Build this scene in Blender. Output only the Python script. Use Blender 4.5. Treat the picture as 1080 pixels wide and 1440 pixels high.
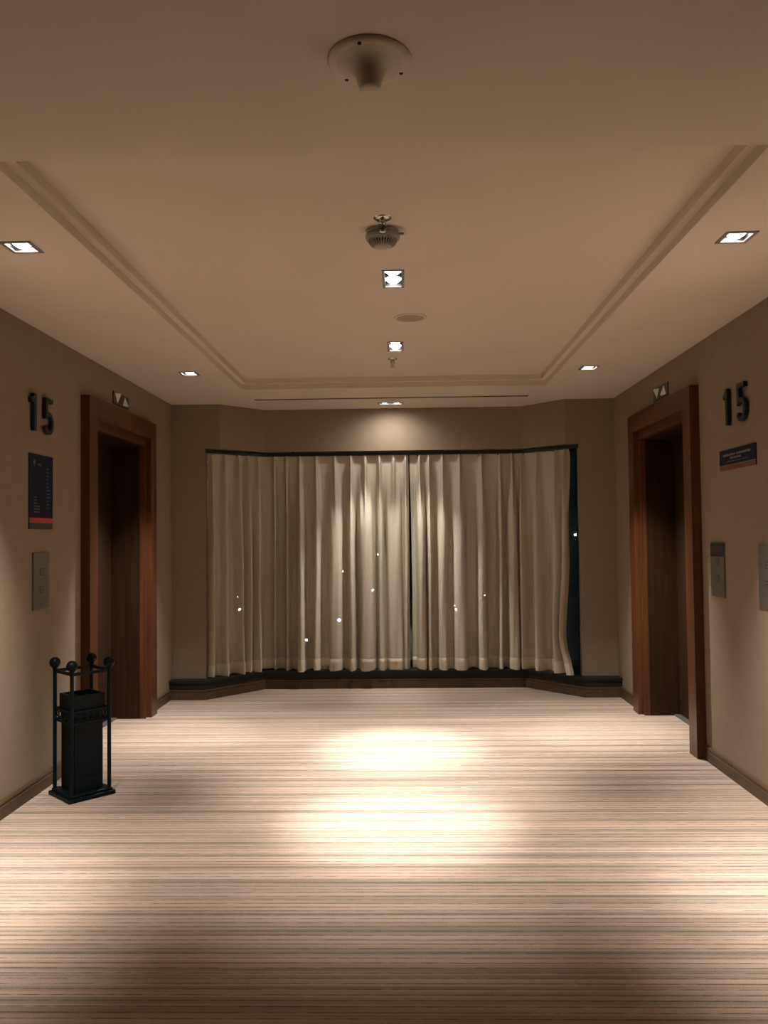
import bpy, bmesh, math, random
from mathutils import Vector, Matrix
random.seed(15)
for o in list(bpy.data.objects): bpy.data.objects.remove(o, do_unlink=True)
scene = bpy.context.scene
COL = scene.collection

# ------------------------------------------------------------------ camera
F_PX, YAW, PITCH, ROLL = 1133.8, 0.02323, 0.03023, -0.01132
CAM = Vector((2.05508, -7.13203, 1.40411))
W, H = 3.927, 2.60
fw = Vector((-math.sin(YAW)*math.cos(PITCH), math.cos(YAW)*math.cos(PITCH), math.sin(PITCH)))
r0 = Vector((math.cos(YAW), math.sin(YAW), 0)); u0 = r0.cross(fw)
rr = r0*math.cos(ROLL) + u0*math.sin(ROLL); uu = u0*math.cos(ROLL) - r0*math.sin(ROLL)
cd = bpy.data.cameras.new('camera'); cam = bpy.data.objects.new('camera', cd); COL.objects.link(cam)
cam.matrix_world = Matrix(((rr.x, uu.x, -fw.x, CAM.x), (rr.y, uu.y, -fw.y, CAM.y), (rr.z, uu.z, -fw.z, CAM.z), (0, 0, 0, 1)))
cd.sensor_fit = 'VERTICAL'; cd.sensor_height = 36.0; cd.lens = 36.0*F_PX/1440.0
cd.clip_start = 0.05; cd.clip_end = 3000
scene.camera = cam

# ------------------------------------------------------------------ world (night sky) and exposure
wd = bpy.data.worlds.new('night'); scene.world = wd; wd.use_nodes = True
bg = wd.node_tree.nodes['Background']; bg.inputs['Color'].default_value = (0.10, 0.55, 0.85, 1); bg.inputs['Strength'].default_value = 0.0055
vs = scene.view_settings
vs.view_transform = 'Standard'; vs.look = 'None'; vs.gamma = 1.0; vs.use_curve_mapping = False
vs.exposure = 0.0
LAMP_COL = (1.0, 0.972, 0.915)
P_CORE, A_CORE = 1000.0, 30.0        # narrow beam of every ceiling lamp
P_WIDE, A_WIDE = 560.0, 64.0        # its soft spill

# ------------------------------------------------------------------ helpers
ORG = {}
def thing(name, loc, label, cat, group=None, kind=None):
    o = bpy.data.objects.new(name, None); COL.objects.link(o); o.empty_display_size = 0.05
    o.location = loc; ORG[o.name] = Vector(loc); tag(o, label, cat, group, kind); return o
def tag(o, label=None, cat=None, group=None, kind=None):
    if label: o['label'] = label
    if cat: o['category'] = cat
    if group: o['group'] = group
    if kind: o['kind'] = kind
    return o
def obj(name, bm, mat, parent=None, smooth=False, label=None, recalc=True):
    """link a bmesh given in world coordinates as one mesh object"""
    if parent is not None:
        bmesh.ops.translate(bm, verts=bm.verts, vec=-ORG[parent.name])
    if recalc: bmesh.ops.recalc_face_normals(bm, faces=bm.faces)
    me = bpy.data.meshes.new(name); bm.to_mesh(me); bm.free()
    if smooth:
        for p in me.polygons: p.use_smooth = True
    me.materials.append(mat)
    o = bpy.data.objects.new(name, me); COL.objects.link(o)
    if parent is not None: o.parent = parent; ORG[o.name] = ORG[parent.name]
    else: ORG[o.name] = Vector((0, 0, 0))
    if label: o['label'] = label
    return o
def struct(name, bm, mat, label, cat):
    return tag(obj(name, bm, mat), label, cat, kind='structure')
def new(): return bmesh.new()
def box(bm, x0, x1, y0, y1, z0, z1, bev=0.0, M=None):
    x0, x1 = sorted((x0, x1)); y0, y1 = sorted((y0, y1)); z0, z1 = sorted((z0, z1))
    vs_ = [bm.verts.new(p) for p in ((x0,y0,z0),(x1,y0,z0),(x1,y1,z0),(x0,y1,z0),(x0,y0,z1),(x1,y0,z1),(x1,y1,z1),(x0,y1,z1))]
    fs = [bm.faces.new([vs_[i] for i in f]) for f in ((3,2,1,0),(4,5,6,7),(0,1,5,4),(1,2,6,5),(2,3,7,6),(3,0,4,7))]
    if bev > 0:
        es = list({e for f in fs for e in f.edges})
        r = bmesh.ops.bevel(bm, geom=es, offset=bev, segments=2, affect='EDGES', profile=0.5)
        vs_ = list({v for f in r['faces'] for v in f.verts} | {v for v in vs_ if v.is_valid})
    if M is not None: bmesh.ops.transform(bm, matrix=M, verts=[v for v in vs_ if v.is_valid])
    return bm
def bx(*a, **k): return box(new(), *a, **k)
def prism(bm, pts, z0, z1):
    lo = [bm.verts.new((x, y, z0)) for x, y in pts]; hi = [bm.verts.new((x, y, z1)) for x, y in pts]
    n = len(pts); bm.faces.new(lo[::-1]); bm.faces.new(hi)
    for i in range(n): bm.faces.new((lo[i], lo[(i+1) % n], hi[(i+1) % n], hi[i]))
    return bm
def wallprism(bm, X, x0, x1, pts):
    """polygon in (y,z) extruded along x, X maps the local distance from the wall to world x"""
    a = [bm.verts.new((X(x0), y, z)) for y, z in pts]; b = [bm.verts.new((X(x1), y, z)) for y, z in pts]
    n = len(pts); bm.faces.new(a); bm.faces.new(b[::-1])
    for i in range(n): bm.faces.new((a[i], b[i], b[(i+1) % n], a[(i+1) % n]))
    return bm
def lathe(bm, prof, c, n=32, ax='z'):
    """prof: (radius, height) list turned about a vertical axis through c"""
    rings = []
    for r, h in prof:
        if r < 1e-5: rings.append([bm.verts.new((c[0], c[1], c[2]+h))])
        else: rings.append([bm.verts.new((c[0]+r*math.cos(2*math.pi*i/n), c[1]+r*math.sin(2*math.pi*i/n), c[2]+h)) for i in range(n)])
    for A, B in zip(rings, rings[1:]):
        for i in range(n):
            j = (i+1) % n
            if len(A) == 1 and len(B) == 1: continue
            if len(A) == 1: bm.faces.new((A[0], B[i], B[j]))
            elif len(B) == 1: bm.faces.new((A[i], B[0], A[j]))
            else: bm.faces.new((A[i], B[i], B[j], A[j]))
    return bm
def tube(bm, pts, r, n=10, cap=True):
    pts = [Vector(p) for p in pts]; rings = []
    for i, p in enumerate(pts):
        d = (pts[min(i+1, len(pts)-1)] - pts[max(i-1, 0)]).normalized()
        a = d.cross(Vector((0, 0, 1)));  a = Vector((1, 0, 0)) if a.length < 1e-4 else a.normalized()
        b = d.cross(a)
        rad = r[i] if isinstance(r, (list, tuple)) else r
        rings.append([bm.verts.new(p + rad*(math.cos(2*math.pi*k/n)*a + math.sin(2*math.pi*k/n)*b)) for k in range(n)])
    for A, B in zip(rings, rings[1:]):
        for k in range(n): bm.faces.new((A[k], A[(k+1) % n], B[(k+1) % n], B[k]))
    if cap: bm.faces.new(rings[0]); bm.faces.new(rings[-1][::-1])
    return bm
def sphere(bm, c, r, seg=20, rings=12, squash=1.0):
    prof = [(r*math.sin(math.pi*i/rings), -r*squash*math.cos(math.pi*i/rings)) for i in range(rings+1)]
    prof[0] = (0, -r*squash); prof[-1] = (0, r*squash)
    return lathe(bm, prof, c, seg)
def rect_frame(bm, x0, x1, y0, y1, w, z0, z1):
    """flat rectangular ring of border width w"""
    box(bm, x0, x1, y0, y0+w, z0, z1); box(bm, x0, x1, y1-w, y1, z0, z1)
    box(bm, x0, x0+w, y0+w, y1-w, z0, z1); box(bm, x1-w, x1, y0+w, y1-w, z0, z1)
    return bm

# ------------------------------------------------------------------ materials
MATS = {}
def principled(name, col, rough=0.6, metal=0.0, spec=0.5, bump=None, var=None, emis=None, coat=0.0):
    """bump = (scale, strength, distance); var = (scale, amount) brightness mottling; scale may be a 3-vector"""
    m = bpy.data.materials.new(name); m.use_nodes = True; nt = m.node_tree; b = nt.nodes['Principled BSDF']
    b.inputs['Base Color'].default_value = (*col, 1); b.inputs['Roughness'].default_value = rough
    b.inputs['Metallic'].default_value = metal; b.inputs['Specular IOR Level'].default_value = spec
    b.inputs['Coat Weight'].default_value = coat; b.inputs['Coat Roughness'].default_value = 0.25
    tc = nt.nodes.new('ShaderNodeTexCoord')
    def noise(sc, detail=3.0):
        mp = nt.nodes.new('ShaderNodeMapping'); nt.links.new(tc.outputs['Object'], mp.inputs['Vector'])
        if isinstance(sc, (tuple, list)): mp.inputs['Scale'].default_value = sc; s = 1.0
        else: s = sc
        n = nt.nodes.new('ShaderNodeTexNoise'); n.inputs['Scale'].default_value = s; n.inputs['Detail'].default_value = detail
        nt.links.new(mp.outputs['Vector'], n.inputs['Vector']); return n
    if var:
        n = noise(var[0]); r = nt.nodes.new('ShaderNodeValToRGB')
        k = var[1]; r.color_ramp.elements[0].position = 0.3; r.color_ramp.elements[1].position = 0.7
        r.color_ramp.elements[0].color = tuple(c*(1-k) for c in col)+(1,); r.color_ramp.elements[1].color = tuple(min(1, c*(1+k)) for c in col)+(1,)
        nt.links.new(n.outputs['Fac'], r.inputs['Fac']); nt.links.new(r.outputs['Color'], b.inputs['Base Color'])
    if bump:
        n = noise(bump[0]); bp = nt.nodes.new('ShaderNodeBump'); bp.inputs['Strength'].default_value = bump[1]; bp.inputs['Distance'].default_value = bump[2]
        nt.links.new(n.outputs['Fac'], bp.inputs['Height']); nt.links.new(bp.outputs['Normal'], b.inputs['Normal'])
    if emis:
        b.inputs['Emission Color'].default_value = (*emis[0], 1); b.inputs['Emission Strength'].default_value = emis[1]
    MATS[name] = m; return m

WALL = principled('beige wall covering', (0.262, 0.200, 0.142), 0.85, spec=0.2, bump=(420.0, 0.25, 0.002), var=((14, 14, 14), 0.035))
CEIL = principled('matt ceiling paint', (0.63, 0.55, 0.465), 0.9, spec=0.15, bump=(160.0, 0.08, 0.001), var=((2, 2, 2), 0.02))
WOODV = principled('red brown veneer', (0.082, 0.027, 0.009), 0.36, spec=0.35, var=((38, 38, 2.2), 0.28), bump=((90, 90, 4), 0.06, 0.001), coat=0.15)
WOODSHADE = principled('veneer in reveal shade', (0.026, 0.0115, 0.0048), 0.45, spec=0.15, var=((38, 38, 2.2), 0.28))  # veneer colour darkened to put in the shade of the door recess
WOODH = principled('red brown veneer rail', (0.082, 0.027, 0.009), 0.36, spec=0.35, var=((38, 2.2, 38), 0.28), bump=((90, 4, 90), 0.06, 0.001), coat=0.15)
BASEW = principled('dark brown baseboard wood', (0.075, 0.042, 0.022), 0.45, spec=0.4, var=((60, 3, 60), 0.25))
PLINW = principled('dark stained plinth wood', (0.010, 0.011, 0.011), 0.5, spec=0.3, var=((3, 60, 60), 0.25))
DOORM = principled('dark bronze lift door', (0.026, 0.013, 0.007), 0.5, metal=0.0, spec=0.12, var=((120, 120, 1.5), 0.15))
BLACK = principled('black painted iron', (0.0006, 0.0036, 0.0054), 0.45, spec=0.18, bump=(90.0, 0.15, 0.001), var=((30, 30, 30), 0.2))
BLACKM = principled('black numeral paint', (0.006, 0.011, 0.012), 0.45, spec=0.4, var=((30, 30, 30), 0.2))
TRACK = principled('dark metal rail', (0.010, 0.016, 0.018), 0.4, metal=0.2, var=((20, 20, 20), 0.2))
STEEL = principled('brushed steel', (0.20, 0.19, 0.17), 0.42, metal=0.75, var=((4, 4, 220), 0.12))
DISPLAY = principled('dark display glass', (0.004, 0.015, 0.017), 0.15, spec=0.6, var=((20, 20, 20), 0.1))
CHROME = principled('chrome', (0.55, 0.53, 0.50), 0.18, metal=1.0, var=((20, 20, 20), 0.05))
HOUSE = principled('black lamp housing', (0.012, 0.012, 0.014), 0.35, spec=0.5, var=((30, 30, 30), 0.15))
TRIM = principled('grey lamp trim', (0.22, 0.19, 0.165), 0.5, spec=0.4, var=((30, 30, 30), 0.08))
REFL = principled('mirror reflector', (0.75, 0.75, 0.76), 0.12, metal=1.0, var=((30, 30, 30), 0.04))
BULB = principled('glowing lamp face', (1, 1, 1), 0.5, emis=((1.0, 0.96, 0.88), 26.0), var=((30, 30, 30), 0.0))
PLASTIC = principled('aged white plastic', (0.40, 0.35, 0.29), 0.5, spec=0.4, var=((20, 20, 20), 0.05))
ANTCONE = principled('grey antenna cone', (0.54, 0.48, 0.40), 0.55, spec=0.4, var=((20, 20, 20), 0.05))
DETPL = principled('grey detector plastic', (0.30, 0.285, 0.25), 0.5, spec=0.4, var=((30, 30, 30), 0.06))
VENT = principled('dark vent gap', (0.015, 0.017, 0.018), 0.7, var=((30, 30, 30), 0.1))
GRILLE = principled('speaker mesh', (0.36, 0.29, 0.225), 0.8, spec=0.2, bump=(900.0, 0.6, 0.002), var=((300, 300, 300), 0.12))
NAVY = principled('navy printed board', (0.007, 0.012, 0.028), 0.50, spec=0.12, var=((8, 8, 8), 0.12))
RED = principled('red printed band', (0.40, 0.022, 0.020), 0.35, var=((12, 12, 12), 0.08))
REDD = principled('dull red printed band', (0.17, 0.030, 0.024), 0.4, var=((40, 40, 12), 0.25))
GREYP = principled('charcoal printed band', (0.022, 0.022, 0.022), 0.4, var=((10, 10, 10), 0.1))
PRINT = principled('pale grey print', (0.20, 0.195, 0.20), 0.5, var=((60, 60, 60), 0.1))
PRINTD = principled('faint grey print', (0.10, 0.10, 0.105), 0.5, var=((60, 60, 60), 0.1))
LPLATE = principled('dark bronze plate', (0.055, 0.046, 0.036), 0.4, metal=0.3, var=((20, 20, 20), 0.1))
WHITE = principled('white acrylic', (0.75, 0.72, 0.66), 0.35, var=((20, 20, 20), 0.03))
FRAME = principled('dark window frame', (0.004, 0.014, 0.020), 0.5, var=((20, 20, 20), 0.15))
NIGHT = principled('night haze facade', (0.45, 0.58, 0.66), 0.9, var=((0.1, 0.1, 0.3), 0.2))  # pale blue colour puts night haze into ground, towers and posts
CITYW = principled('cool city lamp', (1, 1, 1), 0.5, emis=((0.80, 0.90, 1.0), 90.0), var=((1, 1, 1), 0.0))
CITYY = principled('warm city lamp', (1, 1, 1), 0.5, emis=((1.0, 0.78, 0.42), 60.0), var=((1, 1, 1), 0.0))

def carpet_material():
    m = bpy.data.materials.new('striped carpet'); m.use_nodes = True; nt = m.node_tree; b = nt.nodes['Principled BSDF']; L = nt.links
    b.inputs['Roughness'].default_value = 0.95; b.inputs['Specular IOR Level'].default_value = 0.08
    b.inputs['Sheen Weight'].default_value = 0.08
    tc = nt.nodes.new('ShaderNodeTexCoord')
    def noise(sc, detail, rough=0.5, loc=(0, 0, 0)):
        mp = nt.nodes.new('ShaderNodeMapping'); mp.inputs['Scale'].default_value = sc; mp.inputs['Location'].default_value = loc
        L.new(tc.outputs['Object'], mp.inputs['Vector'])
        n = nt.nodes.new('ShaderNodeTexNoise'); n.inputs['Scale'].default_value = 1.0; n.inputs['Detail'].default_value = detail; n.inputs['Roughness'].default_value = rough
        L.new(mp.outputs['Vector'], n.inputs['Vector']); return n
    def ramp(src, stops):
        r = nt.nodes.new('ShaderNodeValToRGB'); e = r.color_ramp.elements
        while len(e) < len(stops): e.new(0.5)
        for el, (p, c) in zip(e, stops): el.position = p; el.color = (*c, 1)
        L.new(src, r.inputs['Fac']); return r
    def mix(mode, fac, a, c):
        x = nt.nodes.new('ShaderNodeMix'); x.data_type = 'RGBA'; x.blend_type = mode
        if isinstance(fac, float): x.inputs['Factor'].default_value = fac
        else: L.new(fac, x.inputs['Factor'])
        L.new(a, x.inputs[6]); L.new(c, x.inputs[7]); return x.outputs[2]
    # broad weave bands, then narrow stripes, then broken dark ribs and yarn speckle
    broad = ramp(noise((0.22, 15.0, 1), 2.0).outputs['Fac'], [(0.28, (0.185, 0.150, 0.124)), (0.42, (0.290, 0.216, 0.170)), (0.58, (0.350, 0.262, 0.208)), (0.72, (0.345, 0.236, 0.180))])
    fine = ramp(noise((0.5, 75.0, 1), 3.0, 0.65, (3, 1, 0)).outputs['Fac'], [(0.30, (0.62, 0.61, 0.60)), (0.48, (0.96, 0.95, 0.94)), (0.68, (1.18, 1.16, 1.14))])
    c = mix('MULTIPLY', 1.0, broad.outputs['Color'], fine.outputs['Color'])
    wv = nt.nodes.new('ShaderNodeTexWave'); wv.wave_type = 'BANDS'; wv.bands_direction = 'Y'; wv.wave_profile = 'SIN'
    wv.inputs['Scale'].default_value = 10.2; wv.inputs['Distortion'].default_value = 0.25; wv.inputs['Detail'].default_value = 2.0; wv.inputs['Detail Scale'].default_value = 2.0
    L.new(tc.outputs['Object'], wv.inputs['Vector'])
    ribs = ramp(wv.outputs['Fac'], [(0.0, (0.36, 0.34, 0.33)), (0.06, (0.68, 0.66, 0.65)), (0.16, (1.0, 1.0, 1.0))])
    brk = ramp(noise((15.0, 40.0, 1), 3.0, 0.6, (0, 7, 0)).outputs['Fac'], [(0.36, (0.15, 0.15, 0.15)), (0.54, (1, 1, 1))])
    c = mix('MULTIPLY', brk.outputs['Color'], c, ribs.outputs['Color'])
    wb = nt.nodes.new('ShaderNodeTexWave'); wb.wave_type = 'BANDS'; wb.bands_direction = 'Y'; wb.wave_profile = 'SIN'
    wb.inputs['Scale'].default_value = 2.24; wb.inputs['Distortion'].default_value = 0.5; wb.inputs['Detail'].default_value = 2.0; wb.inputs['Detail Scale'].default_value = 1.5; wb.inputs['Phase Offset'].default_value = 1.1
    L.new(tc.outputs['Object'], wb.inputs['Vector'])
    bands = ramp(wb.outputs['Fac'], [(0.0, (0.74, 0.79, 0.79)), (0.08, (0.86, 0.88, 0.88)), (0.25, (1.02, 1.02, 1.01))])
    c = mix('MULTIPLY', 1.0, c, bands.outputs['Color'])
    speck = ramp(noise((230.0, 300.0, 1), 1.0).outputs['Fac'], [(0.30, (0.78, 0.78, 0.78)), (0.70, (1.18, 1.18, 1.18))])
    c = mix('MULTIPLY', 1.0, c, speck.outputs['Color'])
    L.new(c, b.inputs['Base Color'])
    add = nt.nodes.new('ShaderNodeMath'); add.operation = 'MULTIPLY_ADD'; add.inputs[1].default_value = 0.6
    n2 = noise((60.0, 200.0, 1), 2.0); L.new(n2.outputs['Fac'], add.inputs[0]); L.new(wv.outputs['Fac'], add.inputs[2])
    bp = nt.nodes.new('ShaderNodeBump'); bp.inputs['Strength'].default_value = 0.30; bp.inputs['Distance'].default_value = 0.003
    L.new(add.outputs[0], bp.inputs['Height']); L.new(bp.outputs['Normal'], b.inputs['Normal'])
    return m
CARPET = carpet_material()

def fabric_material(name, col, thru):
    m = bpy.data.materials.new(name); m.use_nodes = True; nt = m.node_tree; L = nt.links
    nt.nodes.remove(nt.nodes['Principled BSDF']); out = nt.nodes['Material Output']
    d = nt.nodes.new('ShaderNodeBsdfDiffuse'); t = nt.nodes.new('ShaderNodeBsdfTranslucent'); tr = nt.nodes.new('ShaderNodeBsdfTransparent')
    tc = nt.nodes.new('ShaderNodeTexCoord'); mp = nt.nodes.new('ShaderNodeMapping'); mp.inputs['Scale'].default_value = (260, 260, 60)
    n = nt.nodes.new('ShaderNodeTexNoise'); n.inputs['Scale'].default_value = 1; n.inputs['Detail'].default_value = 2
    L.new(tc.outputs['Object'], mp.inputs['Vector']); L.new(mp.outputs['Vector'], n.inputs['Vector'])
    r = nt.nodes.new('ShaderNodeValToRGB'); e = r.color_ramp.elements
    e[0].position = 0.3; e[0].color = tuple(c*0.93 for c in col)+(1,); e[1].position = 0.7; e[1].color = tuple(c*1.05 for c in col)+(1,)
    L.new(n.outputs['Fac'], r.inputs['Fac']); L.new(r.outputs['Color'], d.inputs['Color']); L.new(r.outputs['Color'], t.inputs['Color'])
    m1 = nt.nodes.new('ShaderNodeMixShader'); m1.inputs[0].default_value = 0.16; L.new(d.outputs[0], m1.inputs[1]); L.new(t.outputs[0], m1.inputs[2])
    m2 = nt.nodes.new('ShaderNodeMixShader'); m2.inputs[0].default_value = thru; L.new(m1.outputs[0], m2.inputs[1]); L.new(tr.outputs[0], m2.inputs[2])
    L.new(m2.outputs[0], out.inputs['Surface']); return m
FABRIC = fabric_material('cream curtain cloth', (0.60, 0.535, 0.42), 0.07)
HEMF = fabric_material('lit tone curtain hem', (0.72, 0.64, 0.51), 0.0)  # doubled cloth; lighter colour puts in the light the hem catches

def glass_material():
    m = bpy.data.materials.new('window glass'); m.use_nodes = True; nt = m.node_tree; L = nt.links
    nt.nodes.remove(nt.nodes['Principled BSDF']); out = nt.nodes['Material Output']
    g = nt.nodes.new('ShaderNodeBsdfGlossy'); g.inputs['Roughness'].default_value = 0.02; g.inputs['Color'].default_value = (0.8, 0.9, 1, 1)
    t = nt.nodes.new('ShaderNodeBsdfTransparent'); t.inputs['Color'].default_value = (0.85, 0.92, 0.96, 1)
    fr = nt.nodes.new('ShaderNodeFresnel'); fr.inputs['IOR'].default_value = 1.45
    mx = nt.nodes.new('ShaderNodeMixShader'); L.new(fr.outputs[0], mx.inputs[0]); L.new(t.outputs[0], mx.inputs[1]); L.new(g.outputs[0], mx.inputs[2])
    L.new(mx.outputs[0], out.inputs['Surface']); return m
GLASS = glass_material()

# ------------------------------------------------------------------ the room shell
YB = -13.0                       # wall added behind the camera to return bounced light
DY0, DY1, DZ = -1.90, -0.78, 2.20       # clear opening between the outer casings of each lift door
XL = lambda d: d
XR = lambda d: W - d
bm = bx(-0.6, W+0.6, YB-0.2, 0.95, -0.12, 0.0)
struct('floor', bm, CARPET, 'striped tan and brown woven carpet floor of the lift lobby', 'floor')
for nm, X, lab in (('wall_left', XL, 'beige left wall with a numeral 15 and a tall navy poster'), ('wall_right', XR, 'beige right wall with a numeral 15 and a small navy sign')):
    bm = new(); d = -0.62
    box(bm, X(0), X(d), YB-0.2, DY0-0.02, -0.1, H+0.25); box(bm, X(0), X(d), DY1+0.02, 0.95, -0.1, H+0.25)
    box(bm, X(0), X(d), DY0-0.02, DY1+0.02, DZ+0.02, H+0.25); box(bm, X(-0.32), X(d), DY0-0.02, DY1+0.02, -0.1, DZ+0.02)
    struct(nm, bm, WALL, lab, 'wall')
struct('wall_front', bx(-0.2, W+0.2, YB-0.2, YB, -0.1, H+0.25), WALL, 'unseen beige wall added behind the camera to keep bounced light', 'wall')
# window wall: two flat stubs, a header that steps back in three facets
C1, C2 = (0.43, 0.0), (0.77, 0.37)
hdr = [(0, 0), C1, C2, (W-C2[0]+0.01, C2[1]), (W-C1[0], 0), (W, 0), (W, 0.90), (0, 0.90)]
JL, JR, ZT = 0.298, 3.612, 2.205
bm = new(); prism(bm, hdr, ZT, H+0.2)
box(bm, 0, JL, 0, 0.13, 0.0, ZT); box(bm, JR, W, 0, 0.13, 0.0, ZT)
struct('wall_back', bm, WALL, 'beige bay wall around and above the curtained window', 'wall')

# ceiling with a stepped tray; sheets are split into cells so that fittings sit in real openings
ZC, Z1, Z2 = H, H+0.04, H+0.08
TX0, TX1, TY0, TY1 = 0.77, 3.205, -4.65, -0.69
SINGLE = [(0.515, -3.915), (3.420, -3.868), (0.520, -1.355), (3.407, -1.335)]
SH = 0.052
TWINS = [(2.022, -3.17, 0.044, 0.125, Z2), (2.020, -1.745, 0.044, 0.125, Z2), (1.958, 0.083, 0.105, 0.040, ZC)]   # cx, cy, half x, half y, z
SLOT = (0.780, 3.150, -0.232, -0.170)
holes_low = [(x-SH, x+SH, y-SH, y+SH) for x, y in SINGLE] + [(a-hx, a+hx, b-hy, b+hy) for a, b, hx, hy, z in TWINS if z == ZC] + [SLOT]
holes_top = [(a-hx, a+hx, b-hy, b+hy) for a, b, hx, hy, z in TWINS if z == Z2]
def sheet(bm, x0, x1, y0, y1, z, holes):
    xs = sorted({x0, x1} | {v for h in holes for v in h[:2]}); ys = sorted({y0, y1} | {v for h in holes for v in h[2:]})
    vm = {}
    def V(i, j):
        if (i, j) not in vm: vm[i, j] = bm.verts.new((xs[i], ys[j], z))
        return vm[i, j]
    for i in range(len(xs)-1):
        for j in range(len(ys)-1):
            mx_, my_ = (xs[i]+xs[i+1])/2, (ys[j]+ys[j+1])/2
            if any(h[0] < mx_ < h[1] and h[2] < my_ < h[3] for h in holes): continue
            bm.faces.new((V(i, j), V(i, j+1), V(i+1, j+1), V(i+1, j)))
bm = new()
sheet(bm, -0.1, W+0.1, YB-0.1, 0.9, ZC, holes_low + [(TX0, TX1, TY0, TY1)])
def ring(o, zo, i, zi):
    A = [bm.verts.new((x, y, zo)) for x, y in ((o[0], o[2]), (o[1], o[2]), (o[1], o[3]), (o[0], o[3]))]
    B = [bm.verts.new((x, y, zi)) for x, y in ((i[0], i[2]), (i[1], i[2]), (i[1], i[3]), (i[0], i[3]))]
    for k in range(4): bm.faces.new((A[k], A[(k+1) % 4], B[(k+1) % 4], B[k]))
T = 0.036
o_ = (TX0, TX1, TY0, TY1); i_ = (TX0+T, TX1-T, TY0+T, TY1-T)
ring(o_, ZC, o_, Z1); ring(o_, Z1, i_, Z1); ring(i_, Z1, i_, Z2)
sheet(bm, *i_, Z2, holes_top)
box(bm, -0.1, W+0.1, YB-0.1, 0.9, H+0.22, H+0.26)
c_ = obj('ceiling', bm, CEIL, recalc=False)
tag(c_, 'warm white ceiling with a stepped recessed tray in the middle', 'ceiling', kind='structure')

# baseboards with a grooved top
def baseboard(nm, X, y0, y1, lab):
    prof = [(0, 0), (0.020, 0), (0.020, 0.062), (0.015, 0.065), (0.015, 0.069), (0.018, 0.072), (0.018, 0.082), (0.010, 0.092), (0, 0.092)]
    bm = new(); A = [bm.verts.new((X(d), y0, z)) for d, z in prof]; B = [bm.verts.new((X(d), y1, z)) for d, z in prof]
    for k in range(len(prof)): bm.faces.new((A[k], A[(k+1) % len(prof)], B[(k+1) % len(prof)], B[k]))
    bm.faces.new(A); bm.faces.new(B[::-1])
    return struct(nm, bm, BASEW, lab, 'baseboard')
baseboard('baseboard_left', XL, YB, -2.035, 'dark wooden baseboard on the left wall behind the ashtray stand')
baseboard('baseboard_left', XL, -0.64, -0.115, 'short dark baseboard between the left lift door and the window plinth')
baseboard('baseboard_right', XR, YB, -2.035, 'dark wooden baseboard on the right wall under the steel button panels')
baseboard('baseboard_right', XR, -0.64, -0.115, 'short dark baseboard between the right lift door and the window plinth')

# plinth of the window bay with its own moulded foot
PF = [(0, -0.105), (0.318, -0.105), (0.757, 0.375), (W-0.757+0.005, 0.375), (W-0.318, -0.105), (W, -0.105)]
pl = thing('trim_1', (W/2, 0.1, 0), 'dark stained timber plinth running under the curtained bay window', 'plinth', kind='structure')
PZ = 0.165
obj('plinth_body', prism(new(), PF + [(W, 0.90), (0, 0.90)], 0, PZ-0.022), PLINW, pl)
def offs(path, d):
    out = []
    for i, p in enumerate(path):
        p = Vector(p); ns = []
        if i > 0: e = (p-Vector(path[i-1])).normalized(); ns.append(Vector((e.y, -e.x)))
        if i < len(path)-1: e = (Vector(path[i+1])-p).normalized(); ns.append(Vector((e.y, -e.x)))
        n = sum(ns, Vector((0, 0))); n = n/ (n.length**2) * len(ns) if len(ns) == 2 else n
        if len(ns) == 2: n = (ns[0]+ns[1])/(1+ns[0].dot(ns[1]))
        q = p+n*d
        if i in (0, len(path)-1): q.x = p.x
        out.append((q.x, q.y))
    return out
obj('plinth_top', prism(new(), offs(PF, 0.012) + [(W, 0.90), (0, 0.90)], PZ-0.022, PZ), PLINW, pl)
for nm, d0, z0, z1 in (('foot_board', 0.014, 0, 0.066), ('foot_bead', 0.010, 0.070, 0.086)):
    a = offs(PF, d0); b = offs(PF, -0.002)
    bm = new(); prism_pts = a + b[::-1]
    # build as joined facets to keep the polygon simple
    for k in range(len(PF)-1):
        prism(bm, [a[k], a[k+1], b[k+1], b[k]], z0, z1)
    obj(nm, bm, BASEW, pl)

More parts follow.
